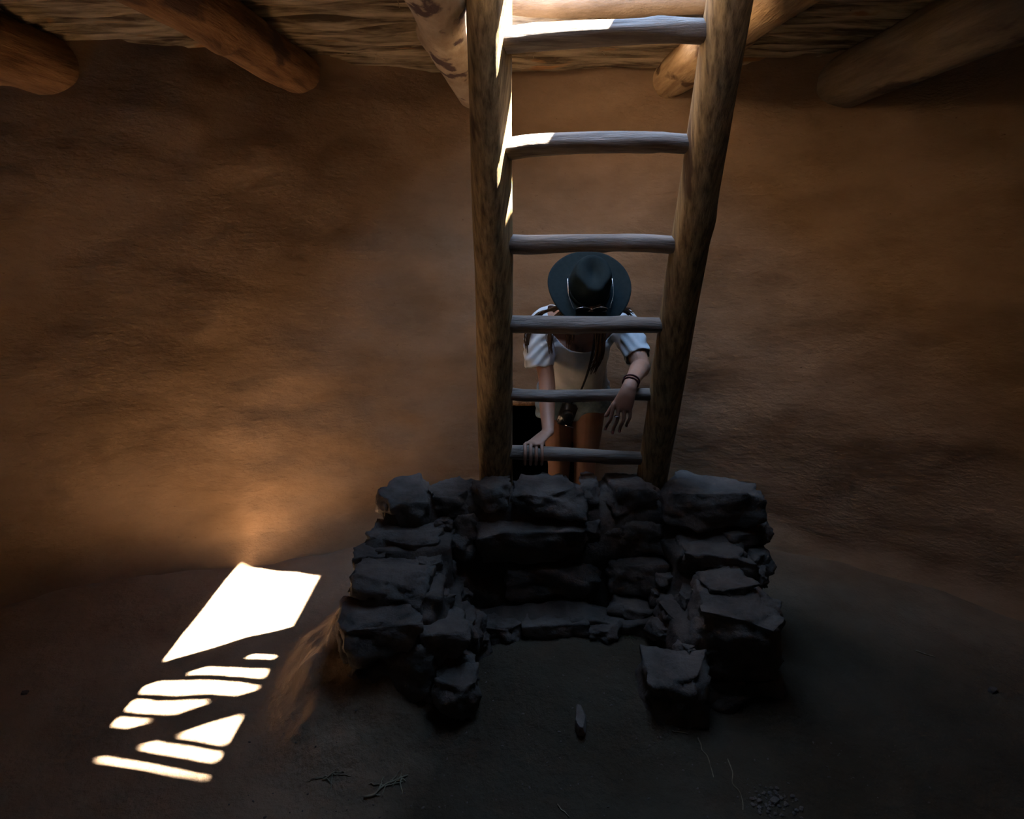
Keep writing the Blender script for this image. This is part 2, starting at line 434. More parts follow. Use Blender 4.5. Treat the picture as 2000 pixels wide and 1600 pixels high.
# loose poles lying across the near end of the opening
for k, (y, r) in enumerate(((1.547, 0.023), (1.468, 0.033))):
    o = log_mesh('hatch_pole', (HX0 - 0.12, y + 0.17, 3.06), (HX1 + 0.12, y - 0.06, 3.06), r, r, M['rung'], seed=60 + k, wob=0.006, lump=0.08, seg=12)
    tag(o, ('thin weathered pole across the roof opening, the one nearer the ladder', 'thin weathered pole across the near end of the roof opening, by its rim')[k], 'pole', 'poles across the roof opening')

# ------------------------------------------------------------------ ladder
LK = lambda k: Vector((0, 2.337 - 0.0813 * k, 0.746 + 0.2774 * k))
def ladder():
    base = LK(-2.69)
    e = empty('ladder', (0.25, base.y, 0)); tag(e, 'tall wooden log ladder rising from behind the stone hearth through the roof', 'ladder')
    top = LK(11.6)
    def P(x, k): q = LK(k); return Vector((x, q.y - 0.08 * x, q.z))
    log_mesh('rail', P(-0.074, -2.66), P(-0.052, 11.6), 0.071, 0.056, M['rail'], e, seed=71.3, seg=36, wob=0.004, lump=0.03,
             knots=[(0.285, 4.0, 0.10, 0.03)], facet=(Vector((0.82, -0.57, 0)), 0.80))
    log_mesh('rail', P(0.570, -2.66), P(0.578, 11.6), 0.064, 0.055, M['rail'], e, seed=83.1, seg=36, wob=0.001, lump=0.03,
             knots=[(0.42, 5.0, 0.12, 0.04), (0.3, 2.2, 0.10, 0.03)])
    rr = [0.030, 0.026, 0.030, 0.031, 0.030, 0.033]
    dy = {0: (0.006, -0.004), 1: (0.0, 0.003), 2: (0, -0.002), 3: (0.002, -0.004), 4: (-0.003, 0.008), 5: (-0.006, 0.004)}
    for k in range(-2, 12):
        a = P(-0.058, k); b = P(0.545, k)
        r = rr[k] if 0 <= k < 6 else (0.029 if k < 0 else 0.022)
        dz = dy.get(k, (0, 0)); a.z += dz[0]; b.z += dz[1]
        kn = [(0.25 + 0.11 * (k % 5), 1.5 + k, 0.25, 0.02), (0.72, 3.0 + 2 * k, 0.2, 0.025)]
        log_mesh('rung', a, b, r, r * 0.92, M['rung'], e, seed=90 + 3.7 * k, seg=20, wob=0.011, lump=0.13, knots=kn, n=36)
ladder()

# ------------------------------------------------------------------ stone hearth
def stone_mesh(size, seed, chop=9, rough=1.0):
    rnd = random.Random(seed)
    sx, sy, sz = [s / 2 for s in size]
    bm = bmesh.new()
    bmesh.ops.create_cube(bm, size=2)
    bmesh.ops.subdivide_edges(bm, edges=bm.edges, cuts=13, use_grid_fill=True)
    planes = []
    for k in range(chop):
        n = Vector((rnd.gauss(0, 1), rnd.gauss(0, 1), rnd.gauss(0, 0.55))).normalized()
        planes.append((n, rnd.uniform(0.90, 1.20)))
    planes.append((Vector((rnd.uniform(-.10, .10), rnd.uniform(-.10, .10), 1)).normalized(), 0.90))
    so = rnd.random() * 50
    for v in bm.verts:
        p = v.co.copy()
        l = p.length; sph = p / l * 1.22
        p = p.lerp(sph, 0.07)
        for n, d in planes:
            e = p.dot(n) - d
            if e > 0: p -= n * e
        w_ = Vector((p.x * sx, p.y * sy, p.z * sz))
        nn = p.normalized()
        a = 0.026 * fbm(w_ * 9 + Vector((so, 0, 0)), 5) + 0.014 * fbm(w_ * 30 + Vector((so, 5, 0)), 3)
        c = noise.cell(w_ * 16 + Vector((so, 0, 0)) + 0.5 * noise.noise_vector(w_ * 6)) 
        a += 0.005 * (c - 0.5)
        fl = 0.35 if nn.z > 0.75 else 1.0
        w_ += nn * a * rough * fl
        v.co = w_
    me = bpy.data.meshes.new('stone'); bm.to_mesh(me); bm.free()
    return me

hearth = empty('stone_hearth', (0.2, 1.9, 0)); tag(hearth, 'low U-shaped fireplace of rough dark stones and mud in front of the ladder', 'hearth')
ns = [0]
def stone(px, py, zt, sx, sy, sz, yaw=0, tilt=(0, 0), name='stone', rough=1.0, m='stone', dy=0.0):
    """zt = height of the top face whose centre shows at px, py"""
    ns[0] += 1
    p = at(px, py, zt); p.y += dy
    me = stone_mesh((sx, sy, sz), 100 + ns[0], rough=rough)
    rot = Matrix.Rotation(R(yaw), 4, 'Z') @ Matrix.Rotation(R(tilt[0]), 4, 'X') @ Matrix.Rotation(R(tilt[1]), 4, 'Y')
    me.transform(Matrix.Translation((p.x, p.y, zt - sz / 2)) @ rot)
    return link(name, me, M[m], hearth)

def hearth_core():
    bm = bmesh.new()
    def blk(x0, x1, y0, y1, z0, z1, slant=0.0):
        vs = []
        for x in (x0, x1):
            for y in (y0, y1):
                for z in (z0, z1):
                    vs.append(bm.verts.new((x, y, z)))
        for q in ((0,1,3,2),(4,6,7,5),(0,4,5,1),(2,3,7,6),(0,2,6,4),(1,5,7,3)): bm.faces.new([vs[k] for k in q])
    # back wall
    blk(-0.50, 0.93, 2.14, 2.27, -0.03, 0.585); blk(-0.47, 0.90, 2.17, 2.25, 0.4, 0.635)
    # left arm, stepping down to the front and to the inside
    blk(-0.50, -0.24, 1.79, 2.20, -0.03, 0.43); blk(-0.48, -0.28, 1.74, 1.95, -0.03, 0.36)
    blk(-0.34, -0.18, 1.78, 2.15, -0.03, 0.32); blk(-0.30, -0.155, 1.74, 1.95, -0.03, 0.19)
    blk(-0.50, -0.22, 2.00, 2.2, 0.2, 0.50)
    # right arm
    blk(0.66, 0.91, 1.79, 2.20, -0.03, 0.39); blk(0.62, 0.89, 1.75, 1.95, -0.03, 0.31); blk(0.60, 0.88, 2.00, 2.2, 0.2, 0.49)
    blk(0.57, 0.75, 1.78, 2.15, -0.03, 0.27)
    # ledge across the back
    blk(-0.47, -0.30, 1.82, 2.18, 0, 0.43); blk(0.70, 0.87, 1.82, 2.18, 0, 0.39)
    blk(-0.2, 0.65, 1.98, 2.1, -0.03, 0.20)
    me = voxel_union(bm, 0.02, 3)
    for v in me.vertices:
        p = v.co.copy()
        v.co = p + Vector((noise.noise(p * 6), noise.noise(p * 6 + Vector((7, 0, 0))), noise.noise(p * 6 + Vector((0, 9, 0))))) * 0.035 \
                 + Vector((noise.noise(p * 22), noise.noise(p * 22 + Vector((7, 0, 0))), noise.noise(p * 22 + Vector((0, 9, 0))))) * 0.009
    link('mud_mortar', me, M['mortar'], hearth)
hearth_core()
# back wall, top course left to right (pixel of the top face centre, height, size)
stone(790, 945, 0.66, 0.20, 0.22, 0.15, 8, (6, 4))
stone(885, 948, 0.645, 0.17, 0.20, 0.10, -4)
stone(960, 936, 0.68, 0.135, 0.20, 0.085, 3)
stone(960, 972, 0.59, 0.14, 0.12, 0.035, 4)
stone(1070, 941, 0.68, 0.28, 0.22, 0.10, -2, (0, 0))
stone(1150, 938, 0.665, 0.07, 0.18, 0.13, 0)
stone(1222, 934, 0.675, 0.20, 0.22, 0.13, 4, (0, -5))
stone(1382, 940, 0.675, 0.37, 0.25, 0.15, -3, (-4, 2))
# second course, front face of the back wall
stone(1040, 1000, 0.555, 0.40, 0.15, 0.16, 0, (10, 0), dy=-0.045)
stone(1228, 984, 0.555, 0.28, 0.19, 0.15, -3, (4, 0), dy=-0.045)
stone(893, 1022, 0.50, 0.14, 0.14, 0.10, 5, dy=-0.045)
stone(905, 985, 0.56, 0.13, 0.12, 0.10, -8, dy=-0.045)
stone(1080, 1085, 0.37, 0.36, 0.10, 0.15, 0, dy=-0.045)
stone(1250, 1075, 0.39, 0.26, 0.10, 0.14, 0, dy=-0.045)
stone(1440, 1012, 0.52, 0.22, 0.24, 0.10, 10)
# left arm
stone(790, 1035, 0.53, 0.27, 0.16, 0.10, -6, (4, 0))
stone(722, 1065, 0.50, 0.12, 0.16, 0.14, 15)
stone(765, 1108, 0.50, 0.27, 0.20, 0.12, -8, (2, 3))
stone(838, 1078, 0.49, 0.11, 0.14, 0.12, 20)
stone(742, 1185, 0.42, 0.30, 0.18, 0.15, 4, (3, -3))
stone(695, 1180, 0.40, 0.13, 0.17, 0.18, -14)
stone(858, 1150, 0.40, 0.12, 0.10, 0.14, 30)
stone(862, 1205, 0.345, 0.15, 0.19, 0.13, 14, (0, 6))
stone(910, 1195, 0.30, 0.13, 0.16, 0.12, -6)
stone(893, 1265, 0.22, 0.10, 0.20, 0.10, 35, (0, 18))
stone(893, 1318, 0.21, 0.14, 0.12, 0.16, 5)
# right arm
stone(1400, 1064, 0.50, 0.28, 0.15, 0.10, -4, (3, 2))
stone(1410, 1118, 0.455, 0.18, 0.16, 0.11, 12, (4, -3))
stone(1448, 1172, 0.42, 0.29, 0.20, 0.16, -10, (5, 5))
stone(1345, 1145, 0.36, 0.10, 0.10, 0.10, 22)
stone(1325, 1185, 0.31, 0.09, 0.20, 0.08, 32, (0, -15))
stone(1366, 1218, 0.30, 0.10, 0.12, 0.10, -15)
stone(1322, 1292, 0.25, 0.22, 0.17, 0.20, -4, (4, -3))
stone(1475, 1065, 0.46, 0.10, 0.16, 0.16, 6)
# lower courses, flush with the stones above them
def stone_at(x, y, zt, sx, sy, sz, yaw=0):
    ns[0] += 1
    me = stone_mesh((sx, sy, sz), 100 + ns[0])
    me.transform(Matrix.Translation((x, y, zt - sz / 2)) @ Matrix.Rotation(R(yaw), 4, 'Z'))
    return link('stone', me, M['stone'], hearth)
tl = at(742, 1185, 0.42); tr = at(1448, 1172, 0.42)
stone_at(tl.x + 0.03, tl.y + 0.015, 0.30, 0.27, 0.18, 0.18, 3); stone_at(tl.x + 0.01, tl.y + 0.010, 0.15, 0.29, 0.18, 0.18, -2)
stone_at(tl.x - 0.08, tl.y + 0.10, 0.24, 0.13, 0.22, 0.26, 5); stone_at(tl.x - 0.06, tl.y + 0.30, 0.30, 0.16, 0.22, 0.32, -6)
stone_at(tr.x + 0.00, tr.y + 0.015, 0.29, 0.27, 0.18, 0.18, -3); stone_at(tr.x + 0.00, tr.y + 0.010, 0.14, 0.29, 0.18, 0.17, 4)
stone_at(tr.x + 0.10, tr.y + 0.12, 0.24, 0.13, 0.24, 0.26, -6); stone_at(tr.x + 0.06, tr.y + 0.32, 0.34, 0.16, 0.20, 0.36, 6)
# curb of the ash box
stone(982, 1212, 0.21, 0.14, 0.09, 0.10, -6)
stone(1080, 1205, 0.205, 0.24, 0.10, 0.10, 4)
stone(1178, 1222, 0.20, 0.11, 0.08, 0.08, -12)
stone(1238, 1175, 0.235, 0.17, 0.10, 0.10, -14, (0, 8))
stone(1000, 1170, 0.19, 0.10, 0.06, 0.06, 10)
stone(935, 1232, 0.20, 0.08, 0.10, 0.10, 14)

# small chips wedged in the joints
for (px, py, zt, a, b, c, yw) in ((868, 1010, .56, .05, .06, .05, 20), (995, 1000, .56, .04, .06, .07, 5), (1150, 1010, .54, .07, .07, .08, 0), (1275, 950, .64, .04, .08, .07, 0),
    (835, 1055, .50, .07, .05, .05, 30), (845, 1110, .44, .05, .06, .05, -20), (870, 1095, .42, .05, .05, .06, 10), (705, 1115, .47, .05, .07, .06, 40), (905, 1150, .30, .05, .05, .05, 20),
    (935, 1200, .24, .05, .05, .05, 0), (1300, 1120, .36, .06, .05, .05, 30), (1290, 1150, .30, .05, .06, .05, -10), (1370, 1150, .40, .05, .04, .05, 20), (1385, 1085, .46, .05, .05, .05, 0),
    (1300, 1220, .24, .06, .06, .06, 15), (1345, 1255, .27, .06, .05, .05, 50), (1395, 1225, .33, .05, .05, .06, 0), (820, 1160, .42, .05, .06, .06, 10), (840, 1245, .28, .06, .05, .06, 25), (1478, 1110, .42, .06, .07, .08, 0)):
    stone(px, py, zt, a * 1.25, b * 1.25, c, yw)

# ------------------------------------------------------------------ person
def bez(p): return p
def build_person():
    e = empty('person', (0.30, 2.92, 0))
    tag(e, 'person in dark teal hat, white t-shirt and denim shorts bending forward behind the ladder', 'person')
    bm = bmesh.new()
    # legs
    for s, hx, kx in ((-1, 0.225, 0.235), (1, 0.385, 0.366)):
        loft(bm, [(hx, 2.945, 0.90, 0.085, 0.090), (hx, 2.935, 0.80, 0.083, 0.088), (hx + (kx-hx)*.4, 2.905, 0.66, 0.074, 0.078), (kx, 2.865, 0.50, 0.057, 0.060),
                  (kx, 2.862, 0.45, 0.054, 0.056), (kx, 2.89, 0.36, 0.052, 0.056), (kx, 2.915, 0.28, 0.050, 0.054), (kx, 2.93, 0.16, 0.036, 0.038), (kx, 2.935, 0.08, 0.034, 0.040)], (1, 0, 0), 20, 5)
        ball(bm, Vector((kx, 2.835, 0.47)), (0.040, 0.035, 0.045))
        loft(bm, [(kx, 2.955, 0.045, 0.033, 0.035), (kx + 0.005*s, 2.88, 0.045, 0.038, 0.032), (kx + 0.01*s, 2.79, 0.03, 0.043, 0.022), (kx + 0.01*s, 2.74, 0.025, 0.036, 0.016)], (1, 0, 0), 14, 4)
    # trunk: pelvis to the neck, bent forward towards the ladder
    loft(bm, [(0.305, 2.945, 0.84, 0.150, 0.100), (0.305, 2.95, 0.92, 0.160, 0.110), (0.305, 2.935, 1.00, 0.130, 0.095), (0.305, 2.89, 1.08, 0.122, 0.090),
              (0.305, 2.82, 1.15, 0.138, 0.100), (0.305, 2.74, 1.20, 0.148, 0.100), (0.305, 2.68, 1.235, 0.120, 0.080), (0.305, 2.635, 1.265, 0.060, 0.055)], (1, 0, 0), 28, 5)
    for s in (-1, 1):
        ball(bm, Vector((0.305 + s * 0.068, 2.705, 1.105)), (0.060, 0.060, 0.058))
    # neck and head (face turned to the floor)
    loft(bm, [(0.305, 2.67, 1.245, 0.062, 0.060), (0.305, 2.61, 1.285, 0.053, 0.053), (0.305, 2.545, 1.31, 0.052, 0.054)], (1, 0, 0), 18, 4)
    up = Vector((0.05, -0.80, 0.60)).normalized(); fwd = Vector((0.0, -0.60, -0.80)); fwd = (fwd - up * fwd.dot(up)).normalized()
    rt = fwd.cross(up).normalized()
    hc = Vector((0.305, 2.50, 1.34))
    MH = Matrix((( rt.x, fwd.x, up.x, hc.x), (rt.y, fwd.y, up.y, hc.y), (rt.z, fwd.z, up.z, hc.z), (0, 0, 0, 1)))
    hb = bmesh.new()
    ball(hb, Vector((0, -0.012, 0.030)), (0.074, 0.092, 0.088), 28)
    loft(hb, [(0, 0.018, 0.05, 0.066, 0.070), (0, 0.022, 0.0, 0.064, 0.068), (0, 0.030, -0.045, 0.052, 0.056), (0, 0.042, -0.085, 0.032, 0.032)], (1, 0, 0), 20, 4)
    loft(hb, [(0, 0.088, 0.020, 0.008, 0.007), (0, 0.099, -0.005, 0.010, 0.010), (0, 0.104, -0.020, 0.014, 0.012)], (1, 0, 0), 10, 3)      # nose
    loft(hb, [(-0.030, 0.077, 0.028, 0.010, 0.009), (0, 0.084, 0.028, 0.010, 0.009), (0.030, 0.077, 0.028, 0.010, 0.009)], (0, 0, 1), 10, 3)  # brow
    for s in (-1, 1):
        ball(hb, Vector((s * 0.074, -0.005, -0.005)), (0.009, 0.017, 0.028), 12)                                                    # ear
        ball(hb, Vector((s * 0.038, 0.058, -0.022)), (0.024, 0.024, 0.022), 12)                                                   # cheek
    hb.transform(MH)
    tmp = bpy.data.meshes.new('t'); hb.to_mesh(tmp); hb.free(); bm.from_mesh(tmp); bpy.data.meshes.remove(tmp)
    # arm seen on the left: straight down, hand closed on the lowest visible rung
    RG0 = LK(0); RG0.y -= 0.007
    loft(bm, [(0.150, 2.70, 1.225, 0.052, 0.052), (0.128, 2.665, 1.205, 0.050, 0.052), (0.130, 2.635, 1.11, 0.042, 0.044), (0.148, 2.60, 1.01, 0.036, 0.038),
              (0.152, 2.565, 0.955, 0.036, 0.037), (0.150, 2.50, 0.885, 0.033, 0.033), (0.150, 2.42, 0.825, 0.026, 0.022), (0.148, 2.395, 0.812, 0.027, 0.019)], (1, 0, 0), 18, 5)
    # palm lies on the rung and points to the left, fingers curl over it and under
    def finger(pts, r0, r1):
        n = len(pts)
        loft(bm, [(*p, r0 + (r1 - r0) * i / (n - 1), (r0 + (r1 - r0) * i / (n - 1)) * 0.95) for i, p in enumerate(pts)], (0, 0, 1), 12, 4)
    ry, rz = RG0.y, RG0.z
    loft(bm, [(0.150, 2.405, 0.815, 0.027, 0.017), (0.125, 2.378, 0.803, 0.034, 0.015), (0.095, ry + 0.012, rz + 0.044, 0.038, 0.013), (0.080, ry, rz + 0.043, 0.036, 0.011)], (0.4, -0.9, 0), 18, 4)
    for i in range(4):
        x0 = 0.130 - 0.0225 * i
        y0 = ry - 0.012 - 0.004 * (i in (1, 2))
        rr = 0.043
        pts = [(x0 - 0.004, ry + 0.004, rz + rr)]
        for a in (70, 40, 5, -35, -65, -95)[: (5 if i == 3 else 6)]:
            pts.append((x0 - 0.010, ry - rr * math.cos(R(a)), rz + rr * math.sin(R(a)) + (0.0)))
        finger(pts, 0.0082, 0.0066)
    finger([(0.135, 2.385, 0.800), (0.105, ry + 0.045, rz + 0.030), (0.075, ry + 0.045, rz + 0.022), (0.052, ry + 0.042, rz + 0.022)], 0.012, 0.0085)
    # arm seen on the right: elbow behind the rail, forearm laid over the second rung, hand hanging in front of it
    R1 = LK(1)
    loft(bm, [(0.460, 2.70, 1.225, 0.052, 0.052), (0.490, 2.665, 1.205, 0.050, 0.052), (0.520, 2.60, 1.14, 0.044, 0.044), (0.535, 2.53, 1.085, 0.038, 0.040),
              (0.528, 2.46, 1.072, 0.038, 0.038), (0.500, 2.36, 1.090, 0.037, 0.036), (0.468, 2.26, 1.092, 0.031, 0.029), (0.438, 2.185, 1.085, 0.026, 0.021), (0.424, 2.155, 1.066, 0.027, 0.019)], (1, 0, 0), 18, 5)
    loft(bm, [(0.428, 2.162, 1.072, 0.027, 0.019), (0.416, 2.143, 1.045, 0.032, 0.0165), (0.403, 2.140, 1.010, 0.038, 0.0145), (0.398, 2.140, 1.000, 0.039, 0.0125), (0.396, 2.140, 0.994, 0.038, 0.009)], (1, 0, -0.1), 20, 4)
    # fingers: bases and tips measured across the back of the hand
    fz = {'base': 0.988}
    F = [((0.366, 1.000), (0.346, 0.912), 0.0082, 0.012), ((0.387, 0.998), (0.372, 0.898), 0.0084, 0.006), ((0.408, 0.998), (0.398, 0.903), 0.0082, 0.010), ((0.428, 1.000), (0.424, 0.922), 0.0073, 0.018)]
    for (bx, bz), (tx, tz), r, c in F:
        pts = []
        for t, off in ((-0.15, 0.0), (0.0, -0.004), (0.45, -0.007), (0.75, 0.004), (1.0, 0.004 + c)):
            pts.append((bx + (tx - bx) * t + (0.004 if t == 0.45 else 0), 2.140 + off, bz + (tz - bz) * t))
        finger(pts, r * 1.05, r * 0.80)
    finger([(0.405, 2.152, 1.045), (0.378, 2.168, 1.005), (0.362, 2.176, 0.975), (0.350, 2.180, 0.955)], 0.013, 0.008)
    me = voxel_union(bm, 0.0033, 4, 0.5)
    body = link('body', me, M['skin'], e)
    # knuckle tendons are left to the bump; nails
    for (bx, bz), (tx, tz), r, c in F:
        b2 = bmesh.new(); ball(b2, Vector((tx, 2.140 + 0.004 + c * 0.75 - r * 0.80, tz + 0.004)), (r * 0.6, 0.0022, r * 0.85), 10)
        from_bm('fingernail', b2, M['lips'], e)
    # face
    def hp(x, y, z): return (MH @ Vector((x, y, z)))
    for s in (-1, 1):
        b2 = bmesh.new(); ball(b2, hp(s * 0.031, 0.076, 0.008), 0.0125, 14); from_bm('eye', b2, M['eye'], e)
        b2 = bmesh.new(); ball(b2, hp(s * 0.031, 0.086, 0.008), 0.0055, 12); from_bm('iris', b2, M['dark'], e)
        b2 = bmesh.new(); loft(b2, [(*hp(s * 0.018, 0.088, 0.034), 0.003, 0.003), (*hp(s * 0.034, 0.086, 0.039), 0.003, 0.003), (*hp(s * 0.050, 0.074, 0.033), 0.002, 0.002)], (0, 0, 1), 8, 3); from_bm('eyebrow', b2, M['hair'], e)
    b2 = bmesh.new(); loft(b2, [(*hp(-0.024, 0.080, -0.052), 0.003, 0.003), (*hp(0, 0.091, -0.050), 0.007, 0.006), (*hp(0.024, 0.080, -0.052), 0.003, 0.003)], (0, 0, 1), 10, 4); from_bm('mouth', b2, M['lips'], e)

    # ---- t-shirt
    b2 = bmesh.new()
    loft(b2, [(0.305, 2.935, 0.80, 0.178, 0.130), (0.305, 2.925, 0.88, 0.172, 0.128), (0.305, 2.90, 0.98, 0.150, 0.122), (0.305, 2.855, 1.06, 0.146, 0.122),
              (0.305, 2.79, 1.13, 0.158, 0.130), (0.305, 2.73, 1.185, 0.168, 0.124), (0.305, 2.68, 1.225, 0.155, 0.100), (0.305, 2.64, 1.255, 0.115, 0.075)], (1, 0, 0), 36, 5)
    loft(b2, [(0.305, 2.68, 1.13, 0.135, 0.085), (0.305, 2.70, 1.02, 0.115, 0.07), (0.305, 2.78, 0.90, 0.120, 0.06)], (1, 0, 0), 24, 5)   # cloth hanging off the chest
    # sleeves
    loft(b2, [(0.200, 2.72, 1.225, 0.075, 0.075), (0.140, 2.68, 1.215, 0.070, 0.074), (0.118, 2.655, 1.15, 0.064, 0.068), (0.118, 2.635, 1.075, 0.062, 0.068), (0.120, 2.625, 1.035, 0.061, 0.066)], (1, 0, 0), 26, 5, roundcap=False)
    loft(b2, [(0.420, 2.72, 1.225, 0.075, 0.075), (0.475, 2.68, 1.215, 0.070, 0.074), (0.508, 2.63, 1.165, 0.064, 0.066), (0.528, 2.58, 1.115, 0.058, 0.060), (0.536, 2.55, 1.09, 0.056, 0.058)], (1, 0, 0), 26, 5, roundcap=False)
    me = voxel_union(b2, 0.0075, 5, 0.5)
    cb = bmesh.new(); cb.from_mesh(me); bpy.data.meshes.remove(me)
    nd = Vector((0.0, -0.83, 0.35)).normalized()
    dead = []
    for f in cb.faces:
        c = f.calc_center_median(); n = f.normal
        x, y, z = c
        kill = z < 0.835 + 0.012 * math.sin(x * 30)                       # hem
        if z < 1.055 and x < 0.19 and y < 2.71 and n.z < -0.80: kill = True   # cuff, left in view
        if x > 0.45 and (c - Vector((0.536, 2.55, 1.09))).dot(Vector((0.22, -0.68, -0.62)).normalized()) > -0.012 and z < 1.16: kill = True
        # neckline: wide scoop opened towards the head and chest
        d = math.hypot((x - 0.305) / 0.150, (z - 1.27) / 0.165)
        if d < 1 and y < 2.72: kill = True
        if kill: dead.append(f)
    bmesh.ops.delete(cb, geom=dead, context='FACES')
    for it in range(14):                                                  # clean hems
        new = {}
        for v in cb.verts:
            be = [e_ for e_ in v.link_edges if e_.is_boundary]
            if len(be) == 2:
                a_, b_ = be[0].other_vert(v).co, be[1].other_vert(v).co
                new[v] = v.co * 0.4 + (a_ + b_) * 0.3
        for v, c_ in new.items(): v.co = c_
    bmesh.ops.recalc_face_normals(cb, faces=cb.faces)
    for v in cb.verts:
        p = v.co
        # folds running from the shoulders down across the chest and around the sleeves
        f1 = math.sin((p.x - 0.305) * 60 + (p.z) * 38 + 3 * noise.noise(p * 6)) * 0.5 + noise.noise(Vector((p.x * 26, p.y * 8, p.z * 10)))
        amp = 0.0045
        if p.x > 0.46 or p.x < 0.16:
            f1 = math.sin(p.z * 150 + p.x * 90 * (1 if p.x > 0.3 else -1) + 5 * noise.noise(p * 9)); amp = 0.0035
        v.co = p + v.normal * f1 * amp
    sh = from_bm('t_shirt', cb, M['shirt'], e)
    so = sh.modifiers.new('thick', 'SOLIDIFY'); so.thickness = 0.003; so.offset = -1
    sm = sh.modifiers.new('sm', 'SMOOTH'); sm.iterations = 2

    # ---- shorts
    b2 = bmesh.new()
    loft(b2, [(0.305, 2.945, 0.80, 0.170, 0.120), (0.305, 2.95, 0.88, 0.170, 0.122), (0.305, 2.945, 0.98, 0.145, 0.108)], (1, 0, 0), 30, 4)
    loft(b2, [(0.225, 2.94, 0.88, 0.098, 0.105), (0.215, 2.93, 0.80, 0.099, 0.104), (0.213, 2.918, 0.715, 0.096, 0.098)], (1, 0, 0), 26, 4, roundcap=False)
    loft(b2, [(0.385, 2.94, 0.88, 0.098, 0.105), (0.392, 2.93, 0.82, 0.096, 0.104), (0.388, 2.918, 0.745, 0.094, 0.098)], (1, 0, 0), 26, 4, roundcap=False)
    me = voxel_union(b2, 0.007, 3, 0.5)
    cb = bmesh.new(); cb.from_mesh(me); bpy.data.meshes.remove(me)
    dead = [f for f in cb.faces if (f.normal.z < -0.8 and f.calc_center_median().z < 0.765) or f.calc_center_median().z > 0.98]
    bmesh.ops.delete(cb, geom=dead, context='FACES')
    for v in cb.verts:
        p = v.co; v.co = p + v.normal * (0.004 * noise.noise(p * 22) + 0.003 * math.sin(p.z * 90 + 4 * noise.noise(p * 8)))
    sh = from_bm('shorts', cb, M['denim'], e); so = sh.modifiers.new('thick', 'SOLIDIFY'); so.thickness = 0.004; so.offset = -1
    for s, kx in ((-1, 0.235), (1, 0.366)):
        b2 = bmesh.new()
        loft(b2, [(kx, 2.965, 0.07, 0.040, 0.042), (kx + 0.005*s, 2.90, 0.065, 0.045, 0.045), (kx + 0.01*s, 2.80, 0.045, 0.050, 0.034), (kx + 0.01*s, 2.73, 0.038, 0.043, 0.026)], (1, 0, 0), 18, 4)
        loft(b2, [(kx, 2.94, 0.06, 0.044, 0.05), (kx, 2.935, 0.13, 0.043, 0.048)], (1, 0, 0), 18, 2)
        me = voxel_union(b2, 0.006, 3, 0.5); link('shoe', me, M['leather'], e)

    # ---- hat
    def hat():
        axis = Vector((0.07, -0.80, 0.60)).normalized(); f2 = Vector((0.05, -0.60, -0.80)); f2 = (f2 - axis * f2.dot(axis)).normalized(); r2 = f2.cross(axis).normalized()
        hcn = hc + axis * 0.050 + Vector((-0.006, 0, 0.026))
        MM = Matrix((( r2.x, f2.x, axis.x, hcn.x), (r2.y, f2.y, axis.y, hcn.y), (r2.z, f2.z, axis.z, hcn.z), (0, 0, 0, 1)))
        bm = bmesh.new(); seg = 72
        prof = []
        for k in range(11):      # brim, from the edge to the crown
            t = k / 10; prof.append(('b', 0.172 - (0.172 - 0.088) * t, 0.0))
        for k in range(1, 15):   # crown wall
            t = k / 14; prof.append(('c', 0.088 - 0.009 * t - 0.012 * t ** 6, 0.112 * t))
        for k in range(1, 10):
            t = k / 9; prof.append(('t', 0.067 * (1 - t), 0.112 + 0.006 * math.sin(t * PI * 0.5)))
        rings = []
        for kind, r, z in prof:
            ring = []
            for k in range(seg):
                a = 2 * PI * k / seg; c, s = math.cos(a), math.sin(a)
                ex, ey = 0.93, 1.08
                if kind == 'b':
                    t = (r - 0.088) / 0.084
                    bx, by = r * (ex + 0.03 * t), r * (ey - 0.10 * t)
                    zz = 0.020 * t * t * abs(c) ** 1.5 - 0.020 * t * max(0, s) ** 2 + 0.008 * t * math.sin(2 * a + 0.6) + 0.004 * t * math.sin(3 * a)
                    p = Vector((bx * c, by * s, zz))
                else:
                    nar = 1 - 0.14 * max(0, s) ** 2 * (z / 0.112)
                    p = Vector((r * ex * c * nar, r * ey * s, z))
                    # teardrop crease in the top and side dents at the front
                    if z > 0.085:
                        dd = math.exp(-((p.x / 0.030) ** 2 + ((p.y + 0.004) / 0.046) ** 2))
                        p.z -= 0.030 * dd
                    for sx in (-1, 1):
                        dn = math.exp(-(((p.y - 0.050) / 0.026) ** 2 + ((p.z - 0.095) / 0.030) ** 2)) if p.x * sx > 0 else 0
                        dn *= min(1, abs(p.x) / 0.045) ** 2
                        p.x -= sx * 0.010 * dn
                    p.z += 0.006 * (p.y / 0.09) * (z / 0.112) * -1
                ring.append(bm.verts.new(MM @ p))
            rings.append(ring)
        for i in range(len(rings) - 1):
            for k in range(seg):
                k2 = (k + 1) % seg
                bm.faces.new((rings[i][k], rings[i][k2], rings[i+1][k2], rings[i+1][k]))
        bmesh.ops.remove_doubles(bm, verts=bm.verts, dist=0.0005)
        bmesh.ops.recalc_face_normals(bm, faces=bm.faces)
        h = from_bm('hat', bm, M['felt'], e)
        so = h.modifiers.new('thick', 'SOLIDIFY'); so.thickness = 0.0035; so.offset = 0
        # hat band
        bm = bmesh.new()
        rg = []
        for zz in (0.003, 0.020):
            rg.append([bm.verts.new(MM @ Vector(((0.0905 - 0.18 * zz) * 0.93 * math.cos(2*PI*k/60), (0.0905 - 0.18 * zz) * 1.08 * math.sin(2*PI*k/60), zz))) for k in range(60)])
        for k in range(60):
            bm.faces.new((rg[0][k], rg[0][(k+1) % 60], rg[1][(k+1) % 60], rg[1][k]))
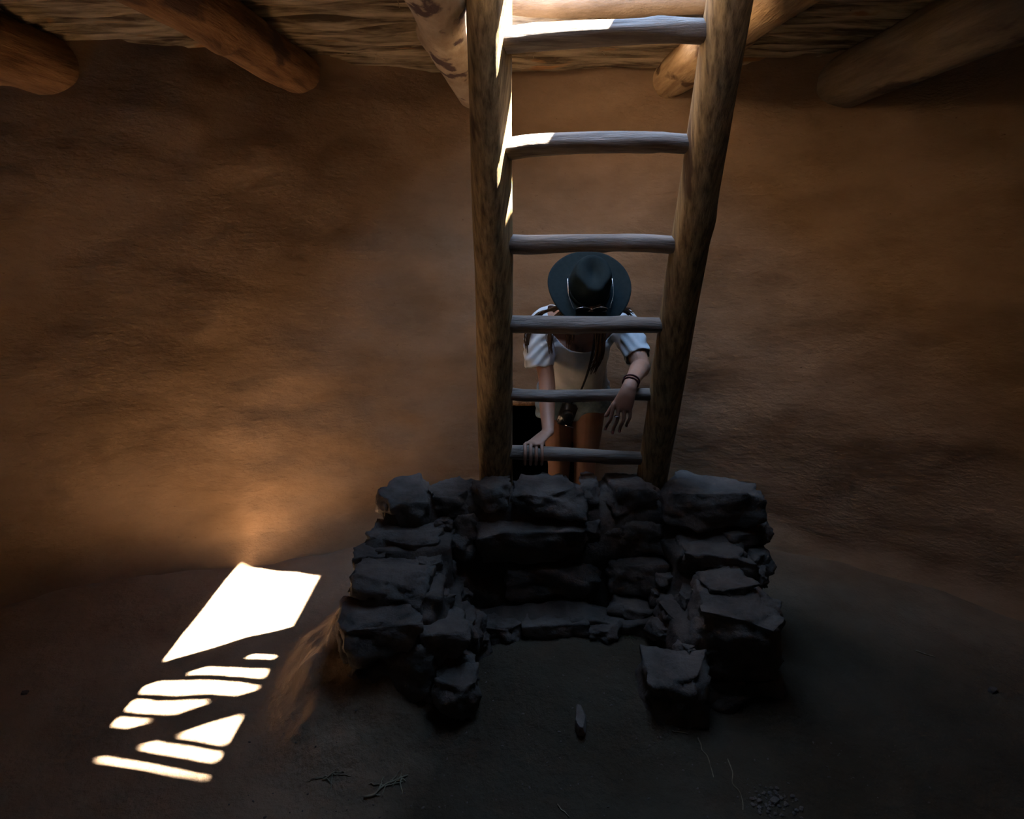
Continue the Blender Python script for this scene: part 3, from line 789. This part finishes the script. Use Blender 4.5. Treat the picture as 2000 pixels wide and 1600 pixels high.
        b_ = from_bm('hat_band', bm, M['felt'], e); so = b_.modifiers.new('t', 'SOLIDIFY'); so.thickness = 0.003; so.offset = 1
        return MM
    MM = hat()

    # ---- hair: locks from under the hat, falling straight down
    def lock(pts, w_, name='hair_lock', n=7, seed=1):
        n *= 4; w_ *= 1.25
        rnd = random.Random(seed); bm = bmesh.new()
        for k in range(n):
            ox, oy = rnd.uniform(-w_, w_), rnd.uniform(-w_, w_) * 0.7
            P = []; cut = rnd.uniform(0.0, 0.05); ph = rnd.uniform(0, 6)
            for i, p in enumerate(pts):
                t = i / (len(pts) - 1); g = 1 - 0.45 * t
                p = (p[0], p[1], p[2] + cut * t * t)
                P.append((p[0] + ox * g + 0.005 * math.sin(ph + t * 5), p[1] + oy * g, p[2] + rnd.uniform(-0.004, 0.004), 0.0046 * (1 - 0.8 * t), 0.0036 * (1 - 0.8 * t)))
            loft(bm, P, (1, 0, 0), 6, 3)
        return bm
    b2 = bmesh.new()
    ball(b2, MH @ Vector((0, -0.028, 0.030)), 0.092, 24)
    me = bpy.data.meshes.new('hair'); b2.to_mesh(me); b2.free()
    hcb = bmesh.new(); hcb.from_mesh(me)
    # keep the scalp only behind the face line
    inv = MH.inverted()
    dead = [f for f in hcb.faces if (inv @ f.calc_center_median()).y > 0.035 and (inv @ f.calc_center_median()).z < 0.06]
    bmesh.ops.delete(hcb, geom=dead, context='FACES')
    for (pts, w_, n, sdn) in (
        ([(0.235, 2.53, 1.33), (0.175, 2.585, 1.295), (0.120, 2.60, 1.270), (0.085, 2.60, 1.22), (0.064, 2.60, 1.16), (0.066, 2.60, 1.10)], 0.010, 5, 1),
        ([(0.240, 2.52, 1.31), (0.195, 2.55, 1.27), (0.170, 2.565, 1.22), (0.160, 2.555, 1.16), (0.165, 2.55, 1.11)], 0.016, 6, 2),
        ([(0.370, 2.53, 1.32), (0.430, 2.575, 1.30), (0.475, 2.60, 1.275), (0.500, 2.60, 1.25)], 0.018, 9, 3),
        ([(0.350, 2.50, 1.30), (0.360, 2.50, 1.24), (0.365, 2.52, 1.16), (0.362, 2.54, 1.08), (0.345, 2.56, 1.02)], 0.020, 12, 4),
        ([(0.260, 2.50, 1.30), (0.240, 2.52, 1.22), (0.245, 2.54, 1.13)], 0.020, 8, 5)):
        t_ = lock(pts, w_, n=n, seed=sdn); m_ = bpy.data.meshes.new('t'); t_.to_mesh(m_); t_.free(); hcb.from_mesh(m_); bpy.data.meshes.remove(m_)
    bpy.data.meshes.remove(me)
    from_bm('hair', hcb, M['hair'], e)

    # ---- bracelets and ring on the hanging hand
    for k, (c, d) in enumerate((((0.440, 2.192, 1.087), 0), ((0.434, 2.178, 1.081), 1))):
        b2 = bmesh.new()
        ax = Vector((0.35, 0.80, 0.25)).normalized(); s1 = Vector((1, -0.2, 0)); s1 = (s1 - ax * s1.dot(ax)).normalized(); s2_ = ax.cross(s1)
        ring = []
        n = 32
        pts = [Vector(c) + s1 * math.cos(2*PI*i/n) * 0.0295 + s2_ * math.sin(2*PI*i/n) * 0.0245 for i in range(n + 1)]
        loft(b2, [(*p, 0.0028, 0.0028) for p in pts], tuple(ax), 8, 1, True, None, False)
        tag(from_bm('bracelet', b2, M['cord'], e), 'dark cord bracelet')
    b2 = bmesh.new()
    pts = [Vector((0.3825, 2.134, 0.968)) + Vector((math.cos(2*PI*i/20) * 0.0100, math.sin(2*PI*i/20) * 0.0100, 0)) for i in range(21)]
    loft(b2, [(*p, 0.002, 0.002) for p in pts], (0, 0, 1), 8, 1, True, None, False); ball(b2, Vector((0.3825, 2.124, 0.968)), 0.0035, 8)
    tag(from_bm('ring', b2, M['metal'], e), 'silver ring')
    return MM
MM = build_person()

# sunglasses resting on the hat brim against the crown
def sunglasses():
    o0 = MM @ Vector((0, 0.11, 0.02))
    e = empty('sunglasses', o0); tag(e, 'sunglasses with pale thin arms folded around the crown of the dark hat', 'sunglasses')
    def T(x, y, z): return MM @ Vector((x, y, z))
    for s in (-1, 1):
        b = bmesh.new()
        loft(b, [(*T(s * 0.072, 0.098, 0.016), 0.002, 0.002), (*T(s * 0.087, 0.052, 0.026), 0.002, 0.002), (*T(s * 0.0885, 0.015, 0.034), 0.002, 0.002), (*T(s * 0.088, -0.018, 0.036), 0.002, 0.002)], (0, 0, 1), 8, 4)
        tag(from_bm('temple_arm', b, M['metal'], e), 'pale metal arm')
        b = bmesh.new()
        M2 = MM @ Matrix.Translation((s * 0.034, 0.104, 0.012)) @ Matrix.Diagonal((0.029, 0.0035, 0.019, 1))
        bmesh.ops.create_uvsphere(b, u_segments=24, v_segments=12, radius=1, matrix=M2)
        from_bm('lens', b, M['dark'], e)
        b = bmesh.new()
        pts = [T(s * 0.034 + 0.030 * math.cos(2*PI*i/28), 0.104, 0.012 + 0.020 * math.sin(2*PI*i/28)) for i in range(29)]
        loft(b, [(*p, 0.0014, 0.0014) for p in pts], (0, 1, 0), 8, 1, True, None, False)
        from_bm('lens_rim', b, M['metal'], e)
    b = bmesh.new()
    loft(b, [(*T(-0.006, 0.104, 0.018), 0.0014, 0.0014), (*T(0, 0.106, 0.021), 0.0014, 0.0014), (*T(0.006, 0.104, 0.018), 0.0014, 0.0014)], (0, 0, 1), 8, 3)
    from_bm('bridge', b, M['metal'], e)
sunglasses()

def hanging_camera():
    c = Vector((0.252, 2.69, 0.80))
    e = empty('hanging_camera', c); tag(e, 'small black camera hanging on a dark strap before the thighs of the person', 'camera')
    b = bmesh.new(); bmesh.ops.create_cube(b, size=1, matrix=Matrix.Translation(c) @ Matrix.Rotation(R(18), 4, 'Y') @ Matrix.Diagonal((0.072, 0.045, 0.105, 1)))
    bmesh.ops.bevel(b, geom=b.edges[:] , offset=0.008, segments=3, affect='EDGES')
    from_bm('camera_body', b, M['dark'], e)
    b = bmesh.new(); loft(b, [(c.x, c.y - 0.015, c.z + 0.005, 0.026, 0.026), (c.x, c.y - 0.055, c.z + 0.0, 0.025, 0.025), (c.x, c.y - 0.06, c.z, 0.021, 0.021)], (1, 0, 0), 24, 1, True, None, False)
    from_bm('lens_barrel', b, M['dark'], e)
    b = bmesh.new(); bmesh.ops.create_cube(b, size=1, matrix=Matrix.Translation(c + Vector((0.012, -0.02, -0.052))) @ Matrix.Rotation(R(24), 4, 'Y') @ Matrix.Diagonal((0.045, 0.012, 0.003, 1)))
    tag(from_bm('metal_edge', b, M['metal'], e), 'bright metal edge strip')
    b = bmesh.new()
    loft(b, [(c.x + 0.02, c.y + 0.005, c.z + 0.05, 0.005, 0.0015), (0.300, 2.66, 0.90, 0.005, 0.0015), (0.335, 2.60, 1.04, 0.006, 0.0015), (0.350, 2.565, 1.18, 0.007, 0.0015), (0.350, 2.59, 1.27, 0.007, 0.0015)], (1, 0, 0), 8, 5)
    from_bm('strap', b, M['dark'], e)
hanging_camera()

# ------------------------------------------------------------------ small things on the dirt floor
def pebble(px, py, sx, sy, sz, yaw, lb, group=None, seed=1):
    p = at(px, py, 0.0); z = floor_z(p.x, p.y)
    p = at(px, py, z)
    z = floor_z(p.x, p.y)
    me = stone_mesh((sx, sy, sz), 500 + seed, chop=12, rough=0.15)
    me.transform(Matrix.Translation((p.x, p.y, z + sz * 0.30)) @ Matrix.Rotation(R(yaw), 4, 'Z'))
    o = link('pebble', me, M['stone']); tag(o, lb, 'pebble', group); return o
pebble(1135, 1393, 0.035, 0.095, 0.04, -6, 'long pale pebble standing out in the middle of the hearth floor', seed=1)
pebble(1938, 1350, 0.03, 0.02, 0.018, 20, 'small pebble alone on the floor near the right edge', seed=2)
pebble(1512, 1568, 0.026, 0.02, 0.016, 40, 'larger rounded pebble of the gravel at the bottom right', seed=3)
pebble(1482, 1566, 0.014, 0.012, 0.010, 10, 'small round pebble beside the larger one at the bottom right', seed=4)
pebble(1483, 1111, 0.02, 0.015, 0.012, 10, 'small pebble on the floor right of the hearth by the wall', seed=5)
pebble(48, 1355, 0.022, 0.018, 0.012, 10, 'small dark pebble on the floor at the left edge', seed=6)

def twig(p0, p1, r, lb, seed=1, branches=0, name='twig', m='twig', group=None):
    rnd = random.Random(seed); b = bmesh.new()
    A = at(*p0, 0); B = at(*p1, 0)
    def seg(A, B, r):
        P = []
        for k in range(7):
            t = k / 6; q = A.lerp(B, t); j = (B - A).length * 0.05
            x, y = q.x + rnd.uniform(-j, j), q.y + rnd.uniform(-j, j)
            P.append((x, y, floor_z(x, y) + r * 1.2 + 0.001, r * (1 - 0.4 * t), r * (1 - 0.4 * t)))
        loft(b, P, (0, 0, 1), 6, 3)
    seg(A, B, r)
    for k in range(branches):
        t = rnd.uniform(0.1, 0.95); q = A.lerp(B, t); a = rnd.uniform(0, 2 * PI); l = rnd.uniform(0.02, 0.06)
        seg(q, q + Vector((math.cos(a) * l, math.sin(a) * l, 0)), r * 0.7)
    o = from_bm(name, b, M[m]); tag(o, lb, 'twig' if name != 'dry_weed' else 'weed', group)
twig((716, 1568), (795, 1518), 0.0035, 'dry branching twig on the floor in front of the left arm of the hearth', 1, 12)
twig((632, 1542), (660, 1530), 0.0025, 'short dry twig left of the branching one near the bottom', 2, 6)
twig((1790, 1273), (1824, 1284), 0.003, 'pale straight stick on the bare floor right of the hearth', 3)
twig((1362, 1460), (1394, 1524), 0.002, 'thin bent straw in front of the right arm of the hearth', 4)
twig((1420, 1492), (1450, 1582), 0.0018, 'long thin straw right of the bent one at the bottom right', 5)
twig((1310, 1457), (1340, 1458), 0.002, 'short pale straw lying flat before the right arm of the hearth', 6)
twig((1170, 1275), (1232, 1306), 0.0022, 'dark scrap of dry weed on the hearth floor below the curb stones', 7, 34, name='dry_weed', m='weed')
twig((1090, 1575), (1112, 1596), 0.0018, 'short straw at the very bottom of the picture, in the middle', 8)

# a spill of fine gravel at the bottom right
def gravel():
    rnd = random.Random(3); b = bmesh.new()
    c = at(1500, 1572, 0)
    for k in range(70):
        x = c.x + rnd.gauss(0, 0.045); y = c.y + rnd.gauss(0, 0.03); q = rnd.uniform(0.0025, 0.007)
        m_ = Matrix.Translation((x, y, floor_z(x, y) + q * 0.4)) @ Matrix.Rotation(rnd.uniform(0, 3), 4, 'Z') @ Matrix.Diagonal((q * rnd.uniform(.8, 1.4), q, q * 0.7, 1))
        bmesh.ops.create_icosphere(b, subdivisions=1, radius=1, matrix=m_)
    o = from_bm('gravel', b, M['stone'], smooth=False); tag(o, 'spill of fine gravel on the floor at the bottom right', 'gravel', kind='stuff')
gravel()
# grit scattered over the dust inside the hearth and in front of it
def grit():
    rnd = random.Random(8); b = bmesh.new()
    for k in range(420):
        x = rnd.uniform(-0.9, 1.3); y = rnd.uniform(1.15, 1.95)
        if y > 1.62 and not (-0.1 < x < 0.52): continue
        q = rnd.uniform(0.0012, 0.0038)
        m_ = Matrix.Translation((x, y, floor_z(x, y) + q * 0.4)) @ Matrix.Rotation(rnd.uniform(0, 3), 4, 'Z') @ Matrix.Diagonal((q * rnd.uniform(.8, 2.0), q, q * 0.7, 1))
        bmesh.ops.create_icosphere(b, subdivisions=1, radius=1, matrix=m_)
    o = from_bm('grit', b, M['stone'], smooth=False); tag(o, 'loose grit and crumbs scattered on the dusty floor inside and before the hearth', 'grit', kind='stuff')
grit()
